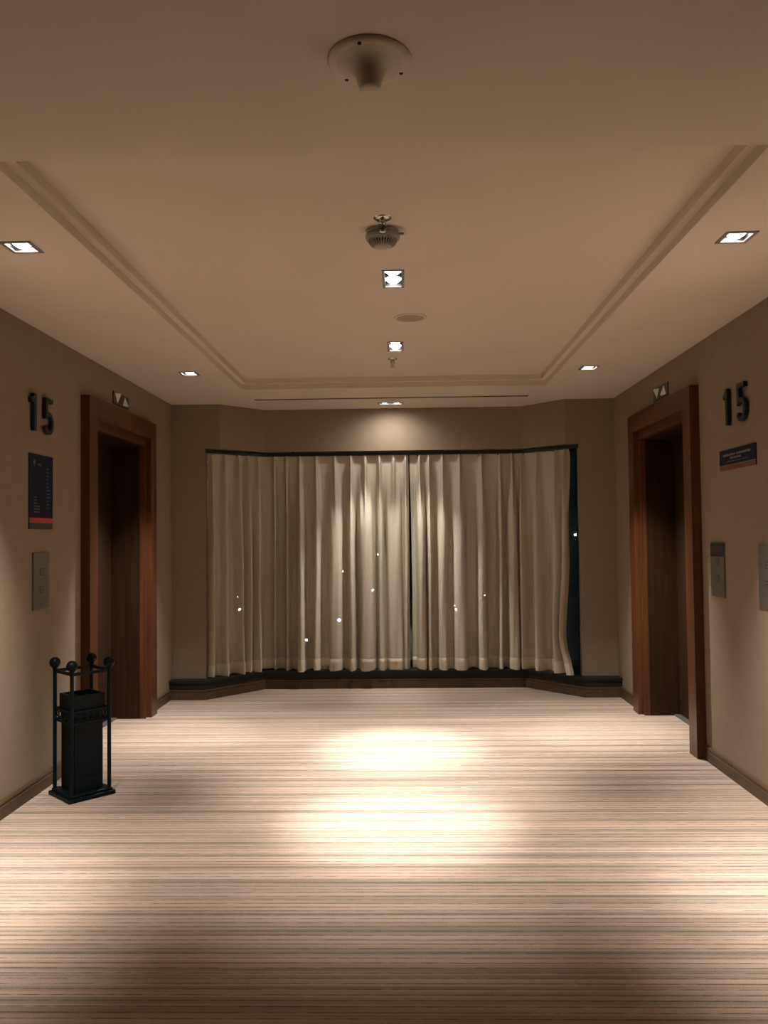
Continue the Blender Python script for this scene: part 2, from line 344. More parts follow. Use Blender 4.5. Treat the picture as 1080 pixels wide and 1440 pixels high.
# ------------------------------------------------------------------ the lift doors
def lift_door(n, X, lab, lab_leaf):
    t = thing('door_%d' % n, (X(0), (DY0+DY1)/2, 0), lab, 'door', kind='structure')
    p = 0.060; w = 0.135
    yo0, yo1, zo = DY0-w, DY1+w+0.005, DZ+w
    def part(nm, mat, *a, bev=0.0012):
        a = list(a); a[0] = X(a[0]); a[1] = X(a[1]); return obj(nm, bx(*a, bev=bev), mat, t)
    part('casing_post', WOODV, 0.0, p, yo0, DY0, 0, zo)
    part('casing_post', WOODV, 0.0, p, DY1, yo1, 0, zo)
    part('casing_head', WOODH, 0.0, p-0.0005, DY0, DY1, DZ, zo)
    # stepped inner frame
    s, q = 0.045, 0.016
    part('inner_post', WOODV, -0.02, q, DY0-0.015, DY0+s, 0, DZ-0.062); part('jamb_lining', WOODSHADE, -0.30, -0.02, DY0-0.015, DY0+s+0.004, 0, DZ-0.066, bev=0.002)
    part('inner_post', WOODV, -0.02, q, DY1-s, DY1+0.015, 0, DZ-0.062); part('jamb_lining', WOODSHADE, -0.30, -0.02, DY1-s-0.004, DY1+0.015, 0, DZ-0.066, bev=0.002)
    part('inner_head', WOODH, -0.02, q, DY0-0.015, DY1+0.015, DZ-0.062, DZ+0.015); part('soffit_lining', WOODSHADE, -0.30, -0.02, DY0-0.015, DY1+0.015, DZ-0.066, DZ+0.015, bev=0.002)
    # small bead on the far and near step
    part('bead', WOODV, q, q+0.010, DY0+s-0.012, DY0+s, 0, DZ-0.062, bev=0.002)
    part('bead', WOODV, q, q+0.010, DY1-s, DY1-s+0.012, 0, DZ-0.062, bev=0.002)
    part('bead', WOODH, q, q+0.010, DY0+s, DY1-s, DZ-0.062, DZ-0.050, bev=0.002)
    ym = (DY0+DY1)/2
    part('door_leaf', DOORM, -0.30, -0.245, DY0+0.02, ym-0.002, 0.012, DZ-0.03)
    part('door_leaf', DOORM, -0.30, -0.245, ym+0.002, DY1-0.02, 0.012, DZ-0.03)
    part('threshold', STEEL, -0.305, -0.20, DY0+s, DY1-s, 0.0, 0.010, bev=0.002)
    return t
lift_door(1, XL, 'red brown wooden lift doorway in the left wall beside the ashtray stand', '')
lift_door(2, XR, 'red brown wooden lift doorway in the right wall beside the steel panels', '')

# ------------------------------------------------------------------ window behind the curtains
GP = [(JL-0.014, 0.095), (0.70, 0.62), (W-0.70, 0.62), (JR+0.014, 0.095)]
wn = thing('window_1', (W/2, 0.5, PZ), 'dark bay window with night outside behind the cream curtains', 'window', kind='structure')
def barseg(bm, a, b, z0, z1, hw):
    a, b = Vector(a), Vector(b); e = (b-a).normalized(); n = Vector((-e.y, e.x))*hw
    return prism(bm, [tuple(a-n), tuple(b-n), tuple(b+n), tuple(a+n)], z0, z1)
for z0, z1 in ((PZ, PZ+0.05), (ZT-0.05, ZT)):
    bm = new()
    for a, b in zip(GP, GP[1:]): barseg(bm, a, b, z0, z1, 0.025)
    obj('window_rail', bm, FRAME, wn)
mull = [GP[0], GP[1]] + [(GP[1][0]+(GP[2][0]-GP[1][0])*k/3, 0.62) for k in (1, 2)] + [GP[2], GP[3]]
for x, y in mull:
    obj('mullion', bx(x-0.018, x+0.018, y-0.026, y+0.026, PZ+0.05, ZT-0.05, bev=0.003), FRAME, wn)
for a, b in zip(mull, mull[1:]):
    obj('pane', barseg(new(), a, b, PZ+0.05, ZT-0.05, 0.004), GLASS, wn)

# ------------------------------------------------------------------ curtain track and curtains
TP = [(JL+0.006, 0.030), (0.36, 0.055), (0.735, 0.405), (0.80, 0.425), (W-0.80, 0.425), (W-0.735, 0.405), (3.555, 0.055), (JR+0.010, 0.010)]
tr = thing('curtain_track', (W/2, 0.42, 2.19), 'dark curtain track bent around the bay above the cream curtains', 'curtain track')
def ribbon(path, hw, z0, z1):
    bm = new(); a = offs(path, hw); b = offs(path, -hw); a[0] = (path[0][0], path[0][1]-hw); b[0] = (path[0][0], path[0][1]+hw)
    for k in range(len(path)-1): prism(bm, [a[k], a[k+1], b[k+1], b[k]], z0, z1)
    return bm
obj('rail', ribbon(TP, 0.009, 2.174, 2.196), TRACK, tr)
obj('rail_lip', ribbon(TP, 0.012, 2.168, 2.174), TRACK, tr)
for k in (0.10, 0.36, 0.62, 0.90):
    x = 0.80 + (W-1.60)*k
    obj('bracket', bx(x-0.012, x+0.012, 0.405, 0.445, 2.196, ZT+0.004), TRACK, tr)
obj('end_cap', sphere(new(), (JR+0.010, 0.004, 2.184), 0.013), CHROME, tr, smooth=True)
obj('end_cap', bx(JL+0.001, JL+0.010, 0.014, 0.046, 2.1685, 2.200), TRACK, tr)

CP = [Vector(p) for p in ((JL+0.012, 0.045), (0.40, 0.11), (0.72, 0.395), (0.84, 0.425), (W-0.84, 0.425), (W-0.72, 0.395), (3.52, 0.11), (JR-0.01, 0.04))]
def resample():
    # smooth the track line so the cloth turns the corners softly
    pts = CP
    for _ in range(3):
        q = [pts[0]]
        for a, b in zip(pts, pts[1:]): q += [a*0.75+b*0.25, a*0.25+b*0.75]
        pts = q+[pts[-1]]
    L = [0.0]
    for a, b in zip(pts, pts[1:]): L.append(L[-1]+(b-a).length)
    return pts, L
CPTS, CLEN = resample(); CTOT = CLEN[-1]
def on_path(s):
    s = max(0.0, min(CTOT-1e-6, s))
    for i in range(len(CLEN)-1):
        if CLEN[i+1] >= s:
            t = (s-CLEN[i])/max(1e-9, CLEN[i+1]-CLEN[i]); a, b = CPTS[i], CPTS[i+1]
            e = (b-a).normalized(); return a.lerp(b, t), Vector((e.x, e.y)), Vector((e.y, -e.x))   # point, tangent, normal towards the room
def s_of_x(x):
    for i in range(len(CPTS)-1):
        if CPTS[i+1].x >= x:
            return CLEN[i]+(CLEN[i+1]-CLEN[i])*(x-CPTS[i].x)/max(1e-9, CPTS[i+1].x-CPTS[i].x)
    return CTOT
def sm(t): t = max(0.0, min(1.0, t)); return t*t*(3-2*t)
ZTOP, ZHEAD, ZHEM, ZBOT = 2.166, 2.095, 0.275, 0.168
def curtain(s0, s1, seed, lab, ridges, flare=None):
    """pinch-pleated cloth; every pleat gets its own width, depth and drift"""
    rnd = random.Random(seed)
    cells = []; ends = [s0] + [(p[0]+p[1]/2+q[0]-q[1]/2)/2 for p, q in zip(ridges, ridges[1:])] + [s1]
    for (rc, rw, bk), a_, b_ in zip(ridges, ends, ends[1:]):
        w = b_-a_
        cells.append(dict(a=a_, w=w, rc=(rc-a_)/w, rh=0.5*rw/w, amp=rnd.uniform(0.75, 1.15), drift=rnd.uniform(-0.012, 0.012), drift2=rnd.uniform(-0.010, 0.010), wob=rnd.uniform(0, 6.28), sharp=rnd.uniform(0.2, 0.6), back=bk+rnd.uniform(-0.012, 0.012)))
    NC = 24
    zs_head = [ZTOP-(ZTOP-ZHEAD)*i/4 for i in range(5)]
    zs_body = [ZHEAD-(ZHEAD-ZHEM)*i/40 for i in range(41)]
    zs_hem = [ZHEM-(ZHEM-ZBOT)*i/6 for i in range(7)]
    cols = []
    for ci, c in enumerate(cells):
        for k in range(NC): cols.append((ci, k/NC))
    cols.append((len(cells)-1, 1.0))
    def blend(ci, u, key):
        # cloth property shared softly between neighbouring pleats
        j = ci+1 if u > 0.5 else ci-1
        j = max(0, min(len(cells)-1, j)); f = abs(u-0.5)
        return cells[ci][key]*(1-f) + cells[j][key]*f
    def vert(ci, u, z, out=0.0):
        c = cells[ci]; h = (ZTOP-z)/(ZTOP-ZBOT)                       # 0 top .. 1 bottom
        amp = blend(ci, u, 'amp'); ph = 2*math.pi*u
        full = 0.018 + 0.020*sm(h/0.05) + 0.014*sm((h-0.05)/0.5)
        # top: a tight pinched ridge in the middle of the pleat; below: a rounded fold
        dm = (c['rh']-abs(u-c['rc']))*c['w']                          # metres inside the ridge edge
        pin = math.exp(-((u-c['rc'])*c['w']/0.016)**2); bulge = 0.18*max(0.0, 1-((u-c['rc'])/max(c['rh'], 0.05))**2)
        flat = 0.5+0.5*math.tanh(dm/0.0105) + bulge
        k = sm((h-0.03)/0.32)
        shape = pin*(1-k) + flat*k
        depth = full*amp*(shape*2-0.9) + blend(ci, u, 'back')*sm(h/0.4)
        over = 0.007*c['sharp']*k*math.tanh((u-c['rc'])*c['w']/0.02)*math.exp(-(dm/0.02)**2)*2
        drift = blend(ci, u, 'drift')*sm((h-0.1)/0.9) + blend(ci, u, 'drift2')*math.sin(3.0*h+c['wob'])*sm(h/0.3)
        depth += 0.005*math.sin(7*h+c['wob']+ph)*sm(h/0.3) + 0.003*math.sin(2*ph+9*h+c['wob'])*k
        s_ = c['a']+c['w']*u + over + drift
        s_ = min(max(s_, s0), s1)
        lift = 0.0
        if flare:
            g = sm((c['a']+c['w']*u - (s1-0.20))/0.20); fl = sm((h-0.80)/0.2)
            s_ += flare*g*fl*fl; depth += 0.05*g*fl
            s_ -= 0.05*g*sm((h-0.45)/0.4)*(1-fl)                      # pinched above the flare
        p, e, n = on_path(min(max(s_, 0), CTOT))
        q = p + n*(depth+out) + e*max(0, s_-CTOT)
        zz = z
        if z < ZHEM+0.001:
            b = 0.007*math.sin(ph*0.5+c['wob'])*amp
            zz = z + b*((ZHEM-z)/(ZHEM-ZBOT))
        return (q.x, q.y, zz)
    pc, _, _ = on_path((s0+s1)/2)
    t = thing('curtain', (pc.x, pc.y, ZBOT), lab, 'curtain', 'pleated curtains across the bay window')
    def cloth(nm, zs, mat, out=lambda i: 0.0):
        bm = new(); grid = [[bm.verts.new(vert(ci, u, z, out(i))) for ci, u in cols] for i, z in enumerate(zs)]
        for A, B in zip(grid, grid[1:]):
            for k in range(len(cols)-1): bm.faces.new((A[k], B[k], B[k+1], A[k+1]))
        return obj(nm, bm, mat, t, smooth=True, recalc=False)
    cloth('heading', zs_head, FABRIC)
    cloth('cloth', zs_body, FABRIC)
    cloth('hem', zs_hem, HEMF, lambda i: (0.006, 0.011, 0.010, 0.008, 0.007, 0.006, 0.003)[i])
    # hooks running in the track above each pleat
    for c in cells:
        p, e, n = on_path(c['a']+c['w']*0.5)
        obj('hook', bx(p.x-0.004, p.x+0.004, p.y-0.004, p.y+0.004, ZTOP-0.012, 2.1675), TRACK, t)
    return t
# (distance of each fold along the track, its width, how far it hangs back)
RIDGES_A = [(0.036, 0.040, 0), (0.162, 0.043, 0), (0.305, 0.044, 0), (0.400, 0.040, 0), (0.507, 0.050, 0), (0.671, 0.030, -0.035), (0.784, 0.033, -0.035), (0.911, 0.067, 0.02), (1.064, 0.053, 0.01),
            (1.238, 0.107, 0.015), (1.391, 0.053, 0), (1.525, 0.127, 0.01), (1.658, 0.060, 0), (1.791, 0.140, 0.015), (1.905, 0.040, -0.01)]
RIDGES_B = [(2.035, 0.075, 0), (2.123, 0.040, 0), (2.249, 0.073, 0.01), (2.409, 0.099, 0.015), (2.614, 0.073, -0.015), (2.785, 0.040, -0.02), (2.897, 0.085, 0), (2.990, 0.054, -0.01),
            (3.149, 0.067, 0), (3.343, 0.059, 0), (3.442, 0.058, 0)]
curtain(0.004, s_of_x(2.114), 7, 'cream pleated curtain left of the centre gap, reaching the left end of the track', RIDGES_A)
curtain(s_of_x(2.124), s_of_x(3.540), 23, 'cream pleated curtain right of the centre gap, stopping short of dark glass', RIDGES_B, flare=0.055)

# ------------------------------------------------------------------ lamps
def aim_spot(nm, loc, power, ang, parent, blend=1.0, tilt=(0, 0), radius=0.025):
    l = bpy.data.lights.new(nm, 'SPOT'); l.energy = power; l.color = LAMP_COL; l.spot_size = math.radians(ang); l.spot_blend = blend; l.shadow_soft_size = radius
    o = bpy.data.objects.new(nm, l); COL.objects.link(o); o.parent = parent
    o.location = Vector(loc)-ORG[parent.name]; o.rotation_euler = (tilt[0], tilt[1], 0); return o
def lamp_head(t, x, y, z, r, core, wide, tilt=(0, 0), angs=(A_CORE, A_WIDE), ctilt=None):
    """reflector dish, glowing face and its beam; z is the ceiling height at the fitting"""
    dish = obj('reflector', lathe(new(), [(r, 0.018), (r*0.97, 0.022), (r*0.80, 0.046), (r*0.66, 0.058)], (x, y, z), 28), REFL, t, smooth=True)
    obj('lamp_face', lathe(new(), [(0, -0.004), (r*0.40, -0.001), (r*0.70, 0.008), (r*0.86, 0.020), (r*0.88, 0.034)], (x, y, z), 28), BULB, t, smooth=True, label='glowing white lamp face')  # face domed and enlarged, its shape stands in for lamp bloom
    aim_spot('beam', (x, y, z-0.012), core, angs[0], t, tilt=ctilt or (tilt[0], tilt[1]*0.2)); aim_spot('beam', (x, y, z-0.012), wide, angs[1], t, tilt=tilt)
def housing(t, x0, x1, y0, y1, z, depth=0.085):
    bm = new(); box(bm, x0, x1, y0, y1, z+depth, z+depth+0.003)
    th = 0.003
    box(bm, x0, x0+th, y0, y1, z+0.001, z+depth); box(bm, x1-th, x1, y0, y1, z+0.001, z+depth)
    box(bm, x0, x1, y0, y0+th, z+0.001, z+depth); box(bm, x0, x1, y1-th, y1, z+0.001, z+depth)
    obj('housing', bm, HOUSE, t)
GRP = 'recessed ceiling downlights'
labs = ['square recessed downlight in the ceiling above the left numeral 15, nearest left', 'square recessed downlight in the ceiling at the right edge, nearest right',
        'small square recessed downlight in the ceiling above the left lift doorway', 'small square recessed downlight in the ceiling above the right lift doorway']
for (x, y), lab in zip(SINGLE, labs):
    t = thing('downlight', (x, y, ZC), lab, 'downlight', GRP)
    obj('trim_ring', rect_frame(new(), x-SH-0.012, x+SH+0.012, y-SH-0.012, y+SH+0.012, 0.012+0.004, ZC-0.004, ZC+0.002), TRIM, t)
    housing(t, x-SH, x+SH, y-SH, y+SH, ZC)
    near = y < -2; out = math.radians(19.0 if near else 8.0)*(1 if x > W/2 else -1)
    lamp_head(t, x, y, ZC, 0.046, P_CORE*(0.30 if near else 0.28), P_WIDE*((1.24 if x < W/2 else 1.55) if near else 0.92), tilt=(0, -out), angs=(A_CORE, 76.0 if near else 68.0))
tl = ['twin recessed downlight beside the smoke detector in the ceiling tray', 'twin recessed downlight between the round speaker and the far sprinkler', 'twin recessed downlight in front of the window header above the curtains']
for (x, y, hx, hy, z), lab in zip(TWINS, tl):
    t = thing('twin_downlight', (x, y, z), lab, 'downlight', GRP)
    obj('trim_ring', rect_frame(new(), x-hx-0.010, x+hx+0.010, y-hy-0.010, y+hy+0.010, 0.012, z-0.004, z+0.002), TRIM, t)
    housing(t, x-hx, x+hx, y-hy, y+hy, z)
    last = z == ZC
    obj('divider', bx(x-(0.004 if last else hx-0.003), x+(0.004 if last else hx-0.003), y-(hy-0.003 if last else 0.004), y+(hy-0.003 if last else 0.004), z+0.012, z+0.085), REFL if not last else HOUSE, t)
    for sgn in (-1, 1):
        lx, ly = (x+sgn*hx*0.52, y) if last else (x, y+sgn*hy*0.5)
        if last: lamp_head(t, lx, ly, z, 0.035, 225.0, 11.0, tilt=(math.radians(10), sgn*math.radians(6)), angs=(49.0, 164.0), ctilt=(math.radians(0.5), -sgn*math.radians(11)))
        else: lamp_head(t, lx, ly, z, 0.042, P_CORE*(0.50 if y < -2 else 0.54), P_WIDE*(0.58 if y < -2 else 0.70), angs=(A_CORE, 61.0 if y < -2 else 64.0))

# ------------------------------------------------------------------ ceiling fittings
def sprinkler(x, y, lab):
    t = thing('sprinkler', (x, y, Z2), lab, 'sprinkler', 'pendent ceiling sprinklers')
    c = (x, y, Z2)
    obj('escutcheon', lathe(new(), [(0, -0.008), (0.014, -0.008), (0.030, -0.005), (0.037, 0.0), (0.037, 0.002)], c, 28), CHROME, t, smooth=True)
    obj('body', lathe(new(), [(0.011, -0.006), (0.014, -0.010), (0.014, -0.022), (0.009, -0.026), (0, -0.026)], c, 16), CHROME, t, smooth=True)
    for sx in (-1, 1):
        obj('frame_arm', tube(new(), [(x+sx*0.009, y, Z2-0.022), (x+sx*0.014, y, Z2-0.032), (x+sx*0.011, y, Z2-0.046), (x, y, Z2-0.056)], 0.0028, 8), CHROME, t, smooth=True)
    obj('bulb', lathe(new(), [(0, -0.024), (0.003, -0.027), (0.003, -0.050), (0, -0.053)], c, 10), HOUSE, t, smooth=True)
    obj('deflector', lathe(new(), [(0, -0.055), (0.012, -0.055), (0.017, -0.057), (0.017, -0.059), (0, -0.060)], c, 20), CHROME, t, smooth=True)
sprinkler(1.988, -3.935, 'chrome sprinkler hanging just in front of the smoke detector')
sprinkler(1.994, -1.358, 'small chrome sprinkler hanging behind the farther tray downlight')

c = (1.985, -3.800, Z2)
t = thing('smoke_detector', c, 'grey ribbed smoke detector under the ceiling behind a chrome sprinkler', 'smoke detector')
obj('base_plate', lathe(new(), [(0, 0.0), (0.066, 0.0), (0.068, -0.004), (0.066, -0.014), (0.058, -0.016)], c, 40), DETPL, t, smooth=True)
obj('body', lathe(new(), [(0.058, -0.016), (0.070, -0.019), (0.073, -0.026), (0.070, -0.036), (0.063, -0.041), (0.040, -0.046)], c, 40), DETPL, t, smooth=True)
obj('chamber', lathe(new(), [(0.050, -0.040), (0.046, -0.056), (0.034, -0.064), (0, -0.064)], c, 40), VENT, t, smooth=True)
for k in range(30):
    a = 2*math.pi*k/30; ca, sa = math.cos(a), math.sin(a)
    obj('rib', tube(new(), [(c[0]+0.061*ca, c[1]+0.061*sa, c[2]-0.039), (c[0]+0.053*ca, c[1]+0.053*sa, c[2]-0.055), (c[0]+0.036*ca, c[1]+0.036*sa, c[2]-0.066)], 0.0030, 6), DETPL, t)
obj('cap', lathe(new(), [(0.038, -0.062), (0.036, -0.068), (0.020, -0.073), (0, -0.074)], c, 32), PLASTIC, t, smooth=True)
obj('indicator_lug', bx(c[0]+0.068, c[0]+0.088, c[1]-0.030, c[1]-0.018, c[2]-0.028, c[2]-0.018, bev=0.003), DETPL, t)

c = (2.1135, -2.455, Z2)
t = thing('ceiling_speaker', c, 'round flush ceiling speaker between the two tray downlights', 'speaker')
obj('rim', lathe(new(), [(0.096, 0.001), (0.096, -0.005), (0.092, -0.008), (0.081, -0.006), (0.080, -0.001)], c, 48), CEIL, t, smooth=True)
obj('grille', lathe(new(), [(0.081, -0.003), (0.040, -0.0045), (0, -0.005)], c, 48), GRILLE, t, smooth=True)

c = (1.985, -5.145, ZC)
t = thing('ceiling_antenna', c, 'round white ceiling antenna with a blunt cone, nearest the camera', 'antenna')
obj('dish', lathe(new(), [(0, 0.0), (0.104, 0.0), (0.1045, -0.004), (0.101, -0.009), (0.090, -0.012), (0.064, -0.014)], c, 56), CEIL, t, smooth=True)
obj('cone', lathe(new(), [(0.086, -0.0118), (0.074, -0.0150), (0.062, -0.0195), (0.050, -0.027), (0.038, -0.038), (0.033, -0.052), (0.028, -0.068), (0.025, -0.074), (0.018, -0.077), (0, -0.0775)], c, 40), ANTCONE, t, smooth=True)
for a in (133, 257, 28):
    a = math.radians(a)
    obj('screw', lathe(new(), [(0.0052, -0.010), (0.0050, -0.0135), (0, -0.0140)], (c[0]+0.090*math.cos(a), c[1]+0.090*math.sin(a), c[2]), 12), VENT, t, smooth=True)

x0, x1, y0, y1 = SLOT
t = thing('air_slot', ((x0+x1)/2, (y0+y1)/2, ZC), 'long thin dark air slot in the ceiling in front of the window bay', 'air vent')
obj('frame', rect_frame(new(), x0-0.006, x1+0.006, y0-0.006, y1+0.006, 0.008, ZC-0.003, ZC+0.001), CEIL, t)
obj('plenum_wall', rect_frame(new(), x0-0.004, x1+0.004, y0-0.004, y1+0.004, 0.006, ZC+0.001, ZC+0.03), VENT, t)
obj('plenum', bx(x0-0.004, x1+0.004, y0-0.004, y1+0.004, ZC+0.03, ZC+0.05), VENT, t)
obj('vane', bx(x0, x1, (y0+y1)/2-0.002, (y0+y1)/2+0.002, ZC+0.006, ZC+0.028), VENT, t)

# ------------------------------------------------------------------ numerals
def arc(cy, cz, ry, rz, a0, a1, n):
    return [(cy+ry*math.cos(math.radians(a0+(a1-a0)*k/n)), cz+rz*math.sin(math.radians(a0+(a1-a0)*k/n))) for k in range(n+1)]
ONE = [(0.032, 0), (0.060, 0), (0.060, 0.208), (0.035, 0.208), (0.028, 0.196), (0.016, 0.184), (0.0, 0.178), (0.0, 0.152), (0.030, 0.160)]
def five_parts():
    # stem and cap as one polygon, bowl as a thick arc
    cap = [(0.014, 0.086), (0.040, 0.112), (0.040, 0.182), (0.108, 0.182), (0.108, 0.208), (0.012, 0.208), (0.012, 0.092)]
    cy, cz, ry, rz, th = 0.058, 0.064, 0.060, 0.066, 0.026
    o = arc(cy, cz, ry, rz, 142, -158, 26); i = arc(cy, cz, ry-th, rz-th+0.002, 142, -158, 26)
    return cap, o, i
def numeral(kind, X, y0, z0, dirn, lab):
    """dirn = +1 when the reader's right is +y"""
    t = None
    map_ = lambda p: (y0+dirn*p[0], z0+p[1])
    bm = new()
    if kind == 1: wallprism(bm, X, 0.006, 0.026, [map_(p) for p in ONE])
    else:
        cap, o, i = five_parts()
        wallprism(bm, X, 0.006, 0.026, [map_(p) for p in cap])
        for k in range(len(o)-1): wallprism(bm, X, 0.0061, 0.0259, [map_(o[k]), map_(o[k+1]), map_(i[k+1]), map_(i[k])])
    t = thing('numeral_%s' % ('one' if kind == 1 else 'five'), (X(0), y0, z0), lab, 'numeral', 'black numerals of the floor number')
    obj('digit', bm, BLACKM, t)
    for zz in (0.05, 0.19):
        yy = 0.045 if kind == 1 else (0.09 if zz < 0.1 else 0.03)
        m = map_((yy, zz)); obj('standoff', bx(X(-0.001), X(0.008), m[0]-0.005, m[0]+0.005, m[1]-0.005, m[1]+0.005), BLACKM, t)
numeral(1, XL, -2.768, 2.012, 1, 'black raised numeral one on the left wall above the navy poster')
numeral(5, XL, -2.606, 2.012, 1, 'black raised numeral five on the left wall above the navy poster')
numeral(1, XR, -2.475, 2.012, -1, 'black raised numeral one on the right wall above the small navy sign')
numeral(5, XR, -2.652, 2.012, -1, 'black raised numeral five on the right wall above the small navy sign')

# ------------------------------------------------------------------ printed boards
def board(nm, X, y0, y1, z0, z1, lab, cat):
    t = thing(nm, (X(0), (y0+y1)/2, z0), lab, cat)
    return t
y0, y1, z0, z1 = -2.755, -2.457, 1.467, 1.888
t = board('wall_poster', XL, y0, y1, z0, z1, 'tall navy poster with a red band on the left wall below numerals', 'poster')
obj('panel', bx(XL(0), XL(0.006), y0, y1, z0, z1, bev=0.001), NAVY, t)
obj('red_band', bx(XL(0.006), XL(0.0066), y0, y1, z0+0.034, z0+0.064), RED, t, label='bright red printed band')
obj('lower_band', bx(XL(0.006), XL(0.0066), y0, y1, z0, z0+0.034), GREYP, t)
rnd = random.Random(4)
def bars(X, rows, d=0.0065):
    bm = new()
    for a, b, zc, hh in rows: box(bm, X(d-0.001), X(d), a, b, zc-hh/2, zc+hh/2)
    return bm
rows = []
for k in range(12):                                   # narrow list column on the right
    zc = z1-0.075-k*0.0205; rows.append((y1-0.085, y1-0.085+rnd.uniform(0.018, 0.045), zc, 0.005))
for k in range(6):                                    # block of lines lower left
    zc = z0+0.178-k*0.0165; rows.append((y0+0.055, y0+0.055+rnd.uniform(0.03, 0.075), zc, 0.005))
tag(obj('printed_lines', bars(XL, rows), PRINTD, t), kind='stuff')
lg = new(); wallprism(lg, XL, 0.0056, 0.0065, [(y0+0.06+0.016*math.cos(a*math.pi/8), z1-0.047+0.012*math.sin(a*math.pi/8)) for a in range(16)])
box(lg, XL(0.0056), XL(0.0065), y0+0.056, y0+0.064, z1-0.072, z1-0.058)
obj('printed_emblem', lg, PRINTD, t)
obj('printed_name', bars(XL, [(y0+0.100+0.010*k, y0+0.107+0.010*k, z1-0.056-0.001*k, 0.010) for k in range(5)]), PRINTD, t)['kind'] = 'stuff'

y0, y1, z0, z1 = -2.842, -2.357, 1.762, 1.879
t = board('wall_sign', XR, y0, y1, z0, z1, 'wide small navy sign with a dull red band on the right wall', 'sign')
obj('panel', bx(XR(0), XR(0.006), y0, y1, z0, z1, bev=0.001), NAVY, t)
obj('red_band', bx(XR(0.006), XR(0.0066), y0, y1, z0, z0+0.026), REDD, t, label='dull red printed band')
obj('white_rule', bx(XR(0.006), XR(0.0067), y0, y1, z0+0.026, z0+0.0295), PRINT, t)
def letters(ya, yb, zc, hh, n, gaps=()):
    rows = []; st = (yb-ya)/n
    for k in range(n):
        if k in gaps: continue
        rows.append((ya+st*k, ya+st*(k+0.74), zc, hh*rnd.uniform(0.75, 1.0)))
    return rows
obj('printed_words', bars(XR, letters(y0+0.065, y1-0.050, z1-0.032, 0.013, 24, (12,)) + letters(y0+0.185, y1-0.150, z1-0.052, 0.012, 10)), PRINT, t)['kind'] = 'stuff'
obj('printed_small_words', bars(XR, letters(y0+0.10, y1-0.11, z1-0.070, 0.006, 22, (6, 13))), PRINTD, t)['kind'] = 'stuff'
obj('printed_footer', bars(XR, letters(y0+0.10, y1-0.13, z0+0.013, 0.007, 18, (5, 11))), GREYP, t)['kind'] = 'stuff'

# ------------------------------------------------------------------ button panels
def call_panel(X, ya, yb, za, zb, lab, display=False, fine=True):
    t = thing('call_panel', (X(0), (ya+yb)/2, za), lab, 'button panel', 'steel lift button panels')
    obj('plate', bx(X(0), X(0.010), ya, yb, za, zb, bev=0.002), STEEL, t)
    if display: obj('display', bx(X(0.010), X(0.0115), ya+0.006, yb-0.006, zb-0.082, zb-0.006, bev=0.0004), DISPLAY, t, label='dark glossy display')
    ym = (ya+yb)/2
    for zc in ((zb-0.109), (zb-0.209)):
        bt = obj('button', bx(X(0.010), X(0.0125), ym-0.020, ym+0.020, zc-0.015, zc+0.015, bev=0.001), STEEL, t)
        obj('button_gap', rect_yz(X, ym-0.025, ym+0.025, zc-0.019, zc+0.019, 0.004), HOUSE, bt)
        s = 1 if zc > zb-0.15 else -1
        obj('button_arrow', wallprism(new(), X, 0.0124, 0.0130, [(ym-0.008, zc-0.005*s), (ym+0.008, zc-0.005*s), (ym, zc+0.008*s)]), GREYP, bt)
def rect_yz(X, y0, y1, z0, z1, w, d0=0.0098, d1=0.0106):
    bm = new(); box(bm, X(d0), X(d1), y0, y1, z0, z0+w); box(bm, X(d0), X(d1), y0, y1, z1-w, z1)
    box(bm, X(d0), X(d1), y0, y0+w, z0+w, z1-w); box(bm, X(d0), X(d1), y1-w, y1, z0+w, z1-w); return bm
call_panel(XL, -2.710, -2.512, 1.014, 1.335, 'steel lift button panel on the left wall below the navy poster')
call_panel(XR, -2.393, -2.192, 1.025, 1.345, 'steel lift button panel with dark display beside the right lift doorway', display=True)
call_panel(XR, -3.050, -2.848, 1.022, 1.343, 'steel lift button panel cut off by the right edge of the photo')

# ------------------------------------------------------------------ lift direction lanterns
def lantern(X, dirn, lab):
    ya, yb, za, zb = -1.470, -1.150, 2.374, 2.464
    t = thing('lift_lantern', (X(0), (ya+yb)/2, za), lab, 'lift indicator', 'lift direction lanterns')
    obj('plate', bx(X(0), X(0.008), ya, yb, za, zb, bev=0.001), LPLATE, t)
    ym = (ya+yb)/2; c1, c2 = ym-dirn*0.078, ym+dirn*0.078
    for nm, cy, s in (('down_arrow', c1, -1), ('up_arrow', c2, 1)):
        zc = (za+zb)/2
        base = [(cy-0.048, zc-0.034*s), (cy+0.048, zc-0.034*s), (cy, zc+0.036*s)]
        apex = (X(0.036), cy, zc-0.034*s)
        bm = new(); vv = [bm.verts.new((X(0.008), y, z)) for y, z in base]; a = bm.verts.new(apex)
        bm.faces.new(vv)
        for k in range(3): bm.faces.new((vv[k], vv[(k+1) % 3], a))
        obj(nm, bm, WHITE, t, label='white raised arrow')
lantern(XL, 1, 'small steel plate with two white arrows above the left lift doorway')
lantern(XR, -1, 'small steel plate with two white arrows above the right lift doorway')

